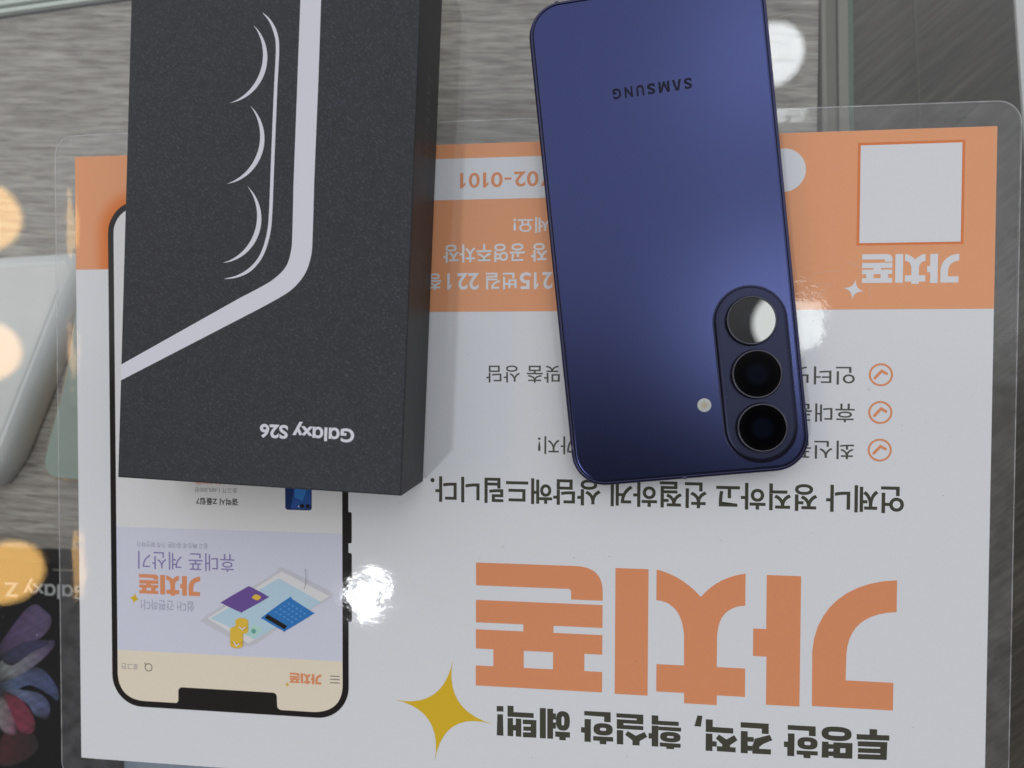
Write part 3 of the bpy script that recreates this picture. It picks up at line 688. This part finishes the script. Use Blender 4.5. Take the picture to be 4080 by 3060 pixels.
# printed orange glow round the picture
def glow():
    inn = [(12.2, -38.7)] + [(12.2, y) for y in (-34, -30, -27)] + [(23.2-11*math.cos(a), -26.7+11*math.sin(a)) for a in [PI/2*i/14 for i in range(15)]] + [(x, -15.7) for x in (26, 32, 40, 50, 60)]
    bm = bmesh.new(); col = bm.loops.layers.float_color.new('tone'); L = []
    tan = []
    for i, p in enumerate(inn):
        a, b = inn[max(0, i-1)], inn[min(len(inn)-1, i+1)]; d = Vector((b[0]-a[0], b[1]-a[1])).normalized(); tan.append((-d.y, d.x))
    c0, c1 = (0.80, 0.21, 0.035), (0.86, 0.385, 0.19); cols = {}
    for k in range(7):
        s = k/6; w_ = 6.5*s; row = []
        for p, n_ in zip(inn, tan):
            v = bm.verts.new(((p[0]+n_[0]*w_-FO[0])*MM, (p[1]+n_[1]*w_-FO[1])*MM, 0.045*MM)); e = s*s*(3-2*s)
            cols[v] = tuple(c0[j]*(1-e)+c1[j]*e for j in range(3))+(1,); row.append(v)
        L.append(row)
    for a, b in zip(L, L[1:]):
        for i in range(len(a)-1):
            f = bm.faces.new((a[i], a[i+1], b[i+1], b[i]))
    bmesh.ops.recalc_face_normals(bm, faces=bm.faces)
    for f in bm.faces:
        f.normal_update()
        if f.normal.z < 0: f.normal_flip()
        for l in f.loops: l[col] = cols[l.vert]
    return from_bm('printed_glow', bm, M['fade'], fly)
glow()
IN = dict(x0=14.3, x1=95.4, top=-17.9, bot=-188.5, r=8.6)
cxm = (IN['x0']+IN['x1'])/2
fs('screen', [[(14.3, -127.8), (95.4, -127.8)] + [(95.4-8.6+8.6*math.cos(a), -17.9-8.6+8.6*math.sin(a)) for a in [PI/2*i/10 for i in range(11)]] + [(14.3+8.6+8.6*math.cos(a), -17.9-8.6+8.6*math.sin(a)) for a in [PI/2+PI/2*i/10 for i in range(11)]]], Z3, M['screen_white'], ph)
fs('banner_panel', [rect(14.3, -170.9, 95.4, -127.8)], Z3, M['lavender'], ph)
cp = [(95.4, -170.9), (14.3, -170.9), (14.3, -179.5)] + path([(14.3, -179.5), (14.9, -188.2, 24.2, -188.4)])[1:] + \
     [(35.8, -188.4)] + path([(35.8, -188.4), (36.7, -188.2, 36.7, -187.0), (36.7, -184.3), (36.8, -182.9, 38.2, -182.8), (70.9, -182.8), (72.2, -182.9, 72.3, -184.2), (72.4, -187.2), (72.6, -188.5, 74.0, -188.6)])[1:] + \
     [(85.5, -188.6)] + path([(85.5, -188.6), (94.9, -188.0, 95.4, -179.5)])[1:]
fs('header_panel', [cp], Z3, M['cream'], ph)
pt = lambda name, s, b, m, bold=0.0: ft(name, s, b, Z4, M[m], bold, ph)
pt('caption', '쉽고 빠르게 휴대폰 가격 확인하기', (22.1, -134.6, 47.9, -132.6), 'faint', 0.006)
pt('caption', '휴대폰 계산기', (22.3, -142.2, 57.4, -136.0), 'violet_text', 0.0)
logo('app_logo', (22.6, -151.1, 45.0, -144.0), Z4, M['orange2'], ph)
star_at('app_star', 20.8, -152.6, 0.145, Z4, M['yellow'], ph)
pt('caption', '쉽다! 간편하다!', (23.2, -156.4, 42.8, -152.8), 'faint', 0.006)
pt('caption', '로그인', (15.8, -177.6, 21.9, -175.5), 'mid_grey', 0.0)
fs('search_icon', ring(25.8, -176.5, 1.15, 1.42, 24) + [stroke([(24.95, -175.62), (24.35, -174.95)], 0.3, False)], Z4, M['grey_ink'], ph)
logo('app_logo', (76.9, -179.2, 88.0, -175.6), Z4, M['orange2'], ph)
star_at('app_star', 76.0, -179.7, 0.068, Z4, M['yellow'], ph)
fs('menu_icon', [rect(91.1, y-0.13, 94.4, y+0.13) for y in (-176.0, -177.1, -178.25)], Z4, M['grey_ink'], ph)
pt('caption', '갤럭시 Z플립7', (43.7, -119.35, 58.9, -117.0), 'black_ink', 0.02)
pt('caption', '출고가 1,485,000원', (43.4, -115.2, 58.5, -113.3), 'mid_grey', 0.0)
pt('caption', '1,100,000원', (43.6, -112.6, 56.0, -110.6), 'orange2', 0.012)
# little phone picture
bp = fs('product_picture', [rrect(80.2, -112.0, 4.65, 8.3, 0.9, 6)], Z4, M['blue_dark'], ph)
fs('product_shine', [[(77.5, -119.9), (83.6, -119.9), (84.5, -119.2), (84.5, -104.2), (80.5, -104.2)]], Z5, M['blue_mid'], ph)
fs('product_shine', [[(79.0, -116.0), (81.6, -117.2), (84.3, -110.5), (80.6, -104.5), (78.6, -108)]], Z6, M['blue'], ph)
fs('product_lens', [circle(81.5, -118.9, 0.75, 20), circle(83.5, -118.9, 0.75, 20)], Z6+0.03, M['black_ink'], ph)
fs('product_lens', [circle(80.3, -119.0, 0.22, 12)], Z6+0.03, M['white'], ph)
# banner drawing: phone, card, calculator, coins, note
fs('drawn_phone', [smooth([(74.3, -139.9), (71.6, -142.0), (60, -149.3), (46.2, -158.2), (46.5, -160.2), (53, -163.4), (62.3, -167.4), (72, -161.4), (84, -154), (91.8, -149.2), (90.6, -147.1), (84, -144)], 4, True)], Z4, M['slab_side'], ph)
fs('drawn_phone', [[(74.2, -141.2), (47.6, -158.4), (62.3, -166.3), (91.0, -149.0)]], Z5, M['slab_white'], ph)
fs('drawn_screen', [[(73.2, -143.6), (88.2, -151.2), (64.5, -164.8), (48.8, -158.3)]], Z6, M['pale_blue'], ph)
fs('drawn_card', [smooth([(62.7, -146.8), (65, -147.7), (69.2, -149.8), (69.0, -150.6), (60.6, -155.4), (59.4, -155.7), (53.2, -153.1), (53.2, -152.2), (61.6, -147.2)], 3, True)], Z6+.03, M['purple'], ph)
fs('drawn_chip', [smooth([(65.1, -149.4), (66.9, -150.2), (65.6, -151.4), (63.7, -150.5)], 4, True)], Z6+.06, M['gold_ink'], ph)
fs('drawn_calculator', [smooth([(76.9, -150.0), (78, -150.5), (85.0, -154.6), (85.0, -155.4), (75.8, -161.2), (74.6, -161.4), (67.8, -157.9), (67.6, -156.8)], 3, True)], Z6+.03, M['blue'], ph)
fs('drawn_display', [[(69.2, -156.0), (76.2, -159.7), (75.2, -160.9), (68.2, -157.3)]], Z6+.06, M['black_ink'], ph)
keys = []
for i in range(5):
    for j in range(4):
        u, v = (i+0.8)/5.6, (j+0.8)/4.6
        kx = 76.9+(84.6-76.9)*u+(70.0-76.9)*v; ky = -150.6+(-155.0+150.6)*u+(-155.3+150.6)*v
        keys.append([(kx, ky+0.34), (kx+0.52, ky), (kx, ky-0.34), (kx-0.52, ky)])
fs('drawn_keys', keys, Z6+.06, M['blue_key'], ph)
def coin(cx, yt, yb, r, z):
    e = [(cx+r*math.cos(a), yb+0.5*r*math.sin(a)) for a in [PI+PI*i/12 for i in range(13)]]
    fs('drawn_coins', [[(cx-r, yt)] + e + [(cx+r, yt)] + [(cx+r*math.cos(a), yt+0.5*r*math.sin(a)) for a in [PI*i/12 for i in range(1, 12)]]], z, M['gold_ink'], ph)
    fs('drawn_coins', [[(cx-r, yb+1.7)] + [(cx+r*math.cos(a), yb+1.5+0.5*r*math.sin(a)) for a in [PI+PI*i/12 for i in range(13)]] + [(cx+r, yb+1.7)] + [(cx+r*math.cos(a), yb+1.7+0.5*r*math.sin(a)) for a in [2*PI-PI*i/12 for i in range(1, 12)]]], z+0.03, M['gold_ink2'], ph)
fs('drawn_note', [[(61.2, -163.1), (64.5, -159.5), (67.6, -161.2), (63.9, -164.7)]], Z6+.03, M['mint_ink'], ph)
fs('drawn_note', [circle(64.2, -162.0, 0.85, 16)], Z6+.06, M['mint_ink2'], ph)
coin(60.0, -158.8, -162.0, 2.3, Z6+.09); coin(58.1, -161.8, -167.0, 2.3, Z6+.15)
fs('drawn_coins', [stroke([(57.2, -166.0), (58.0, -167.3), (59.0, -166.6)], 0.4), stroke([(59.2, -160.8), (60.2, -161.6), (61.2, -160.9)], 0.4)], Z6+.21, M['white'], ph)

# ================================================================== PRODUCT BOX
BA = math.radians(-2.3); BW, BL, BH = 87.8, 166.0, 27.5
X = Vector((math.cos(BA), math.sin(BA))); Y = Vector((-math.sin(BA), math.cos(BA)))
BC = Vector((35.5, -105.8)) + X*BW/2 + Y*BL/2
box = empty('phone_box', (BC.x, BC.y, 0.45), BA)
tag(box, 'charcoal product box with white printed camera outline, left of the blue phone', 'box')
def bl(p):
    d = Vector(p)-BC; return (d.dot(X), d.dot(Y))
bo = slab_outline(rect(-BW/2, -BL/2, BW/2, BL/2))
loft('tray', slab_outline(rect(-BW/2+0.5, -BL/2+0.5, BW/2-0.5, BL/2-0.5)), [(0.2, 0), (0, 0.2), (0, 6)], M['box_seam'], box)
lid = loft('lid', bo, [(0.0, 1.2), (0.0, BH-0.4), (0.12, BH-0.12), (0.4, BH)], [M['box_side'], M['box']], box, mat_of=[0, 0, 1])
for p in lid.data.polygons:
    if p.normal.z > 0.5: p.material_index = 1
BZ = BH+0.03
def bs(name, polys): return sheet(name, [[bl(p) for p in pl] for pl in polys], BZ, M['box_print'], box)
outer = [(99.8+0.12*4, 33.1+12)] + [(99.8, 33.1), (98.9, 10.0)] + smooth([(97.6, -18), (97.05, -34.0), (96.6, -39.8), (94.8, -45.0), (91.4, -49.1), (87.2, -51.9), (80.0, -55.6)], 6) + [(36.85, -76.5)]
inner = [(36.98, -71.75)] + smooth([(75.0, -51.9), (80.6, -49.2), (85.2, -46.6), (88.8, -43.2), (90.4, -39.0), (90.9, -34.0), (91.3, -20.0)], 6) + [(92.6, 10.0), (93.6, 33.4), (94.1, 45.1)]
bs('white_band', [outer+inner])
cl = smooth([(82.2, 30.4), (84.4, 28.0), (86.0, 24.6), (86.65, 20.0), (86.0, 8.0), (84.9, -15.0), (84.35, -27.0), (83.6, -33.6), (81.5, -39.6), (78.1, -43.6), (74.0, -45.7), (70.0, -46.4)], 8)
bs('camera_line', [stroke(cl, lambda t: 0.08+0.95*min(1, 7*t*(1-t)), False)])
def crescent(a, bulge, b, th):
    def arc(p, q, r, n=24):
        ax, ay, bx_, by, cx, cy = *p, *q, *r
        d = 2*(ax*(by-cy)+bx_*(cy-ay)+cx*(ay-by))
        ux = ((ax*ax+ay*ay)*(by-cy)+(bx_*bx_+by*by)*(cy-ay)+(cx*cx+cy*cy)*(ay-by))/d
        uy = ((ax*ax+ay*ay)*(cx-bx_)+(bx_*bx_+by*by)*(ax-cx)+(cx*cx+cy*cy)*(bx_-ax))/d
        R = math.hypot(ax-ux, ay-uy); a0 = math.atan2(ay-uy, ax-ux); a2 = math.atan2(cy-uy, cx-ux)
        if a2 > a0: a2 -= 2*PI
        return [(ux+R*math.cos(a0+(a2-a0)*i/n), uy+R*math.sin(a0+(a2-a0)*i/n)) for i in range(n+1)]
    o_ = arc(a, bulge, b); m_ = ((a[0]+b[0])/2, (a[1]+b[1])/2)
    d = Vector((bulge[0]-m_[0], bulge[1]-m_[1])).normalized()
    i_ = arc(a, (bulge[0]-d.x*th, bulge[1]-d.y*th), b)
    return o_ + i_[1:-1][::-1]
for a, b_, c in (((79.4, 27.0), (83.55, 17.5), (72.0, 4.9)), ((78.2, 3.9), (82.55, -6.2), (70.8, -18.6)), ((77.2, -19.4), (81.5, -29.3), (69.4, -41.7))):
    bs('lens_arc', [crescent(a, b_, c, 1.4)])
# wording
g0, g1 = bl((80.7, -90.9)), bl((109.4, -91.8)); gy = (g0[1]+g1[1])/2
text('wording', 'Gɑlɑxy S26', (g0[0], gy-2.35, g1[0], gy+3.0), BZ, M['box_print'], box, (0, 0), 0.032)
# spot gloss wording on the side
sf = lambda p: (BW/2+0.03, p[0], p[1])
cells('side_wording', [(c_, 43-27*b_, 43-27*a_) for c_, a_, b_ in (('S', 0, .098), ('Λ', .130, .245), ('M', .280, .418), ('S', .462, .562), ('U', .603, .700), ('N', .747, .850), ('G', .895, 1.0))], 11.5, 16.0, 0, M['box_gloss'], box, (0, 0), 0.03, sf)

# ================================================================== NAVY PHONE
PA = math.radians(6.1)
pho = empty('navy_phone', (200.1, -31.6, 0.35), PA)
tag(pho, 'navy blue smartphone lying face down on the flyer, right of the charcoal box', 'phone')
PW, PL_, PR = 35.4, 74.5, 10.2
po = lambda i: rrect(0, 0, PW-i, PL_-i, PR-i, 16)
loft('frame', po, [(1.2, 0.0), (0.45, 0.25), (0.1, 0.7), (0, 1.2), (0, 6.6), (0.10, 7.05), (0.35, 7.35), (0.75, 7.5), (1.0, 7.5), (1.05, 7.2)], M['phone_frame'], pho, sm=True, cap_top=False)
loft('gasket', po, [(1.04, 7.15), (1.5, 7.16)], M['gap'], pho, cap_bot=False)
loft('back_glass', po, [(1.22, 7.1), (1.22, 7.42), (1.3, 7.56), (1.5, 7.64), (1.8, 7.66)], M['phone_back'], pho, cap_bot=False, sm=True)
w0, wl = 11.6, 23.5
cells('wordmark', [(c_, w0-wl*b_, w0-wl*a_) for c_, a_, b_ in (('S', 0, .098), ('Λ', .130, .245), ('M', .280, .418), ('S', .462, .562), ('U', .603, .700), ('N', .747, .850), ('G', .895, 1.0))], 42.2, 45.5, 7.68, M['logo_dark'], pho, (0, 0), 0.034)
# antenna strips in the frame
for (x, y, a) in ((-34.9, -62.0, 0), (35.05, -57.0, 0), (-2.0, -74.15, 1), (-26.0, 74.1, 1)):
    sheet('antenna_strip', [rect(x-0.45, y-0.6, x+0.35, y+0.6) if not a else rect(x-0.6, y-0.4, x+0.6, y+0.4)], 7.53, M['antenna'], pho)
# camera island
io = lambda i: rrect(21.55, -44.9, 10.4-i, 26.2-i, 10.39-i, 20)
isl = loft('camera_island', io, [(-0.55, 7.66), (-0.35, 7.72), (-0.15, 7.70), (0.0, 7.85), (0.15, 8.3), (0.55, 8.62), (1.1, 8.68)], M['phone_island'], pho, cap_bot=False, sm=True)
for ly in (-28.9, -44.85, -60.85):
    def ro(i, ly=ly): return circle(21.6, ly, 7.35-i, 64)
    rg = loft('lens_ring', lambda i: circle(0, 0, 7.35-i, 64), [(-0.12, 8.7), (0.0, 8.9), (0.0, 9.9), (0.14, 10.2), (0.30, 10.28), (0.52, 10.28), (0.62, 10.2)], M['lens_ring'], pho, (21.6, ly, 0), cap_top=False, cap_bot=False, sm=True)
    lg = loft('lens_glass', lambda i: circle(0, 0, 6.74-i, 64), [(0, -0.1), (0.05, 0.0)], M['lens'] if ly > -30 else M['lens_coated'], pho, (21.6, ly, 10.2), cap_bot=False)
fl = loft('flash', lambda i: circle(0, 0, 2.15-i, 40), [(0, -0.05), (0.12, 0.06), (0.4, 0.1)], M['flash'], pho, (5.9, -52.7, 7.66), cap_bot=False)
# screen side
loft('screen_glass', po, [(1.4, -0.12), (1.0, 0.05)], M['gap'], pho)

# ================================================================== dust and hair lying about
def tube(name, pts, r, m):
    c = bpy.data.curves.new(name, 'CURVE'); c.dimensions = '3D'; s = c.splines.new('POLY'); s.points.add(len(pts)-1)
    for q, p in zip(s.points, pts): q.co = (p[0]*MM, p[1]*MM, p[2]*MM, 1)
    c.bevel_depth = r*MM; c.bevel_resolution = 1
    o = bpy.data.objects.new(name, c); C.objects.link(o)
    dg = bpy.context.evaluated_depsgraph_get(); dg.update()
    me = bpy.data.meshes.new_from_object(o.evaluated_get(dg)); bpy.data.objects.remove(o); bpy.data.curves.remove(c)
    return link(name, me, m)
h = tube('hair', [(82.75, -139.9, 0.75), (83.0, -141.4, 0.8), (83.05, -143.2, 0.78), (82.85, -145.0, 0.75), (82.4, -146.7, 0.7)], 0.055, M['hair'])
tag(h, 'short dark hair lying on the printed drawing of the white phone', 'hair')
def specks(name, n, x0, y0, x1, y1, z, m, s0, s1, lab):
    bm = bmesh.new()
    for _ in range(n):
        x, y = random.uniform(x0, x1), random.uniform(y0, y1); s = random.uniform(s0, s1)*MM
        a = random.uniform(0, PI); e = random.choice((1, 1, 1.4, 4.0))
        mtx = Matrix.Translation((x*MM, y*MM, z*MM+s*0.3)) @ Matrix.Rotation(a, 4, 'Z') @ Matrix.Diagonal((s*e, s*0.6/math.sqrt(e), s*0.3, 1))
        bmesh.ops.create_icosphere(bm, subdivisions=1, radius=1.0, matrix=mtx)
    o = from_bm(name, bm, m); tag(o, lab, 'dust', None, 'stuff'); return o
specks('dust_specks', 60, 110, -205, 295, -56, 0.2, M['speck'], 0.06, 0.16, 'tiny dark dust specks scattered over the white part of the flyer')
specks('lint', 26, -60, -200, -9, 70, GT, M['speck_light'], 0.08, 0.2, 'pale lint specks scattered over the bare glass')
specks('phone_dust', 26, 218, -104, 240, -45, 9.0, M['speck_light'], 0.03, 0.07, 'fine pale dust around the camera lenses')
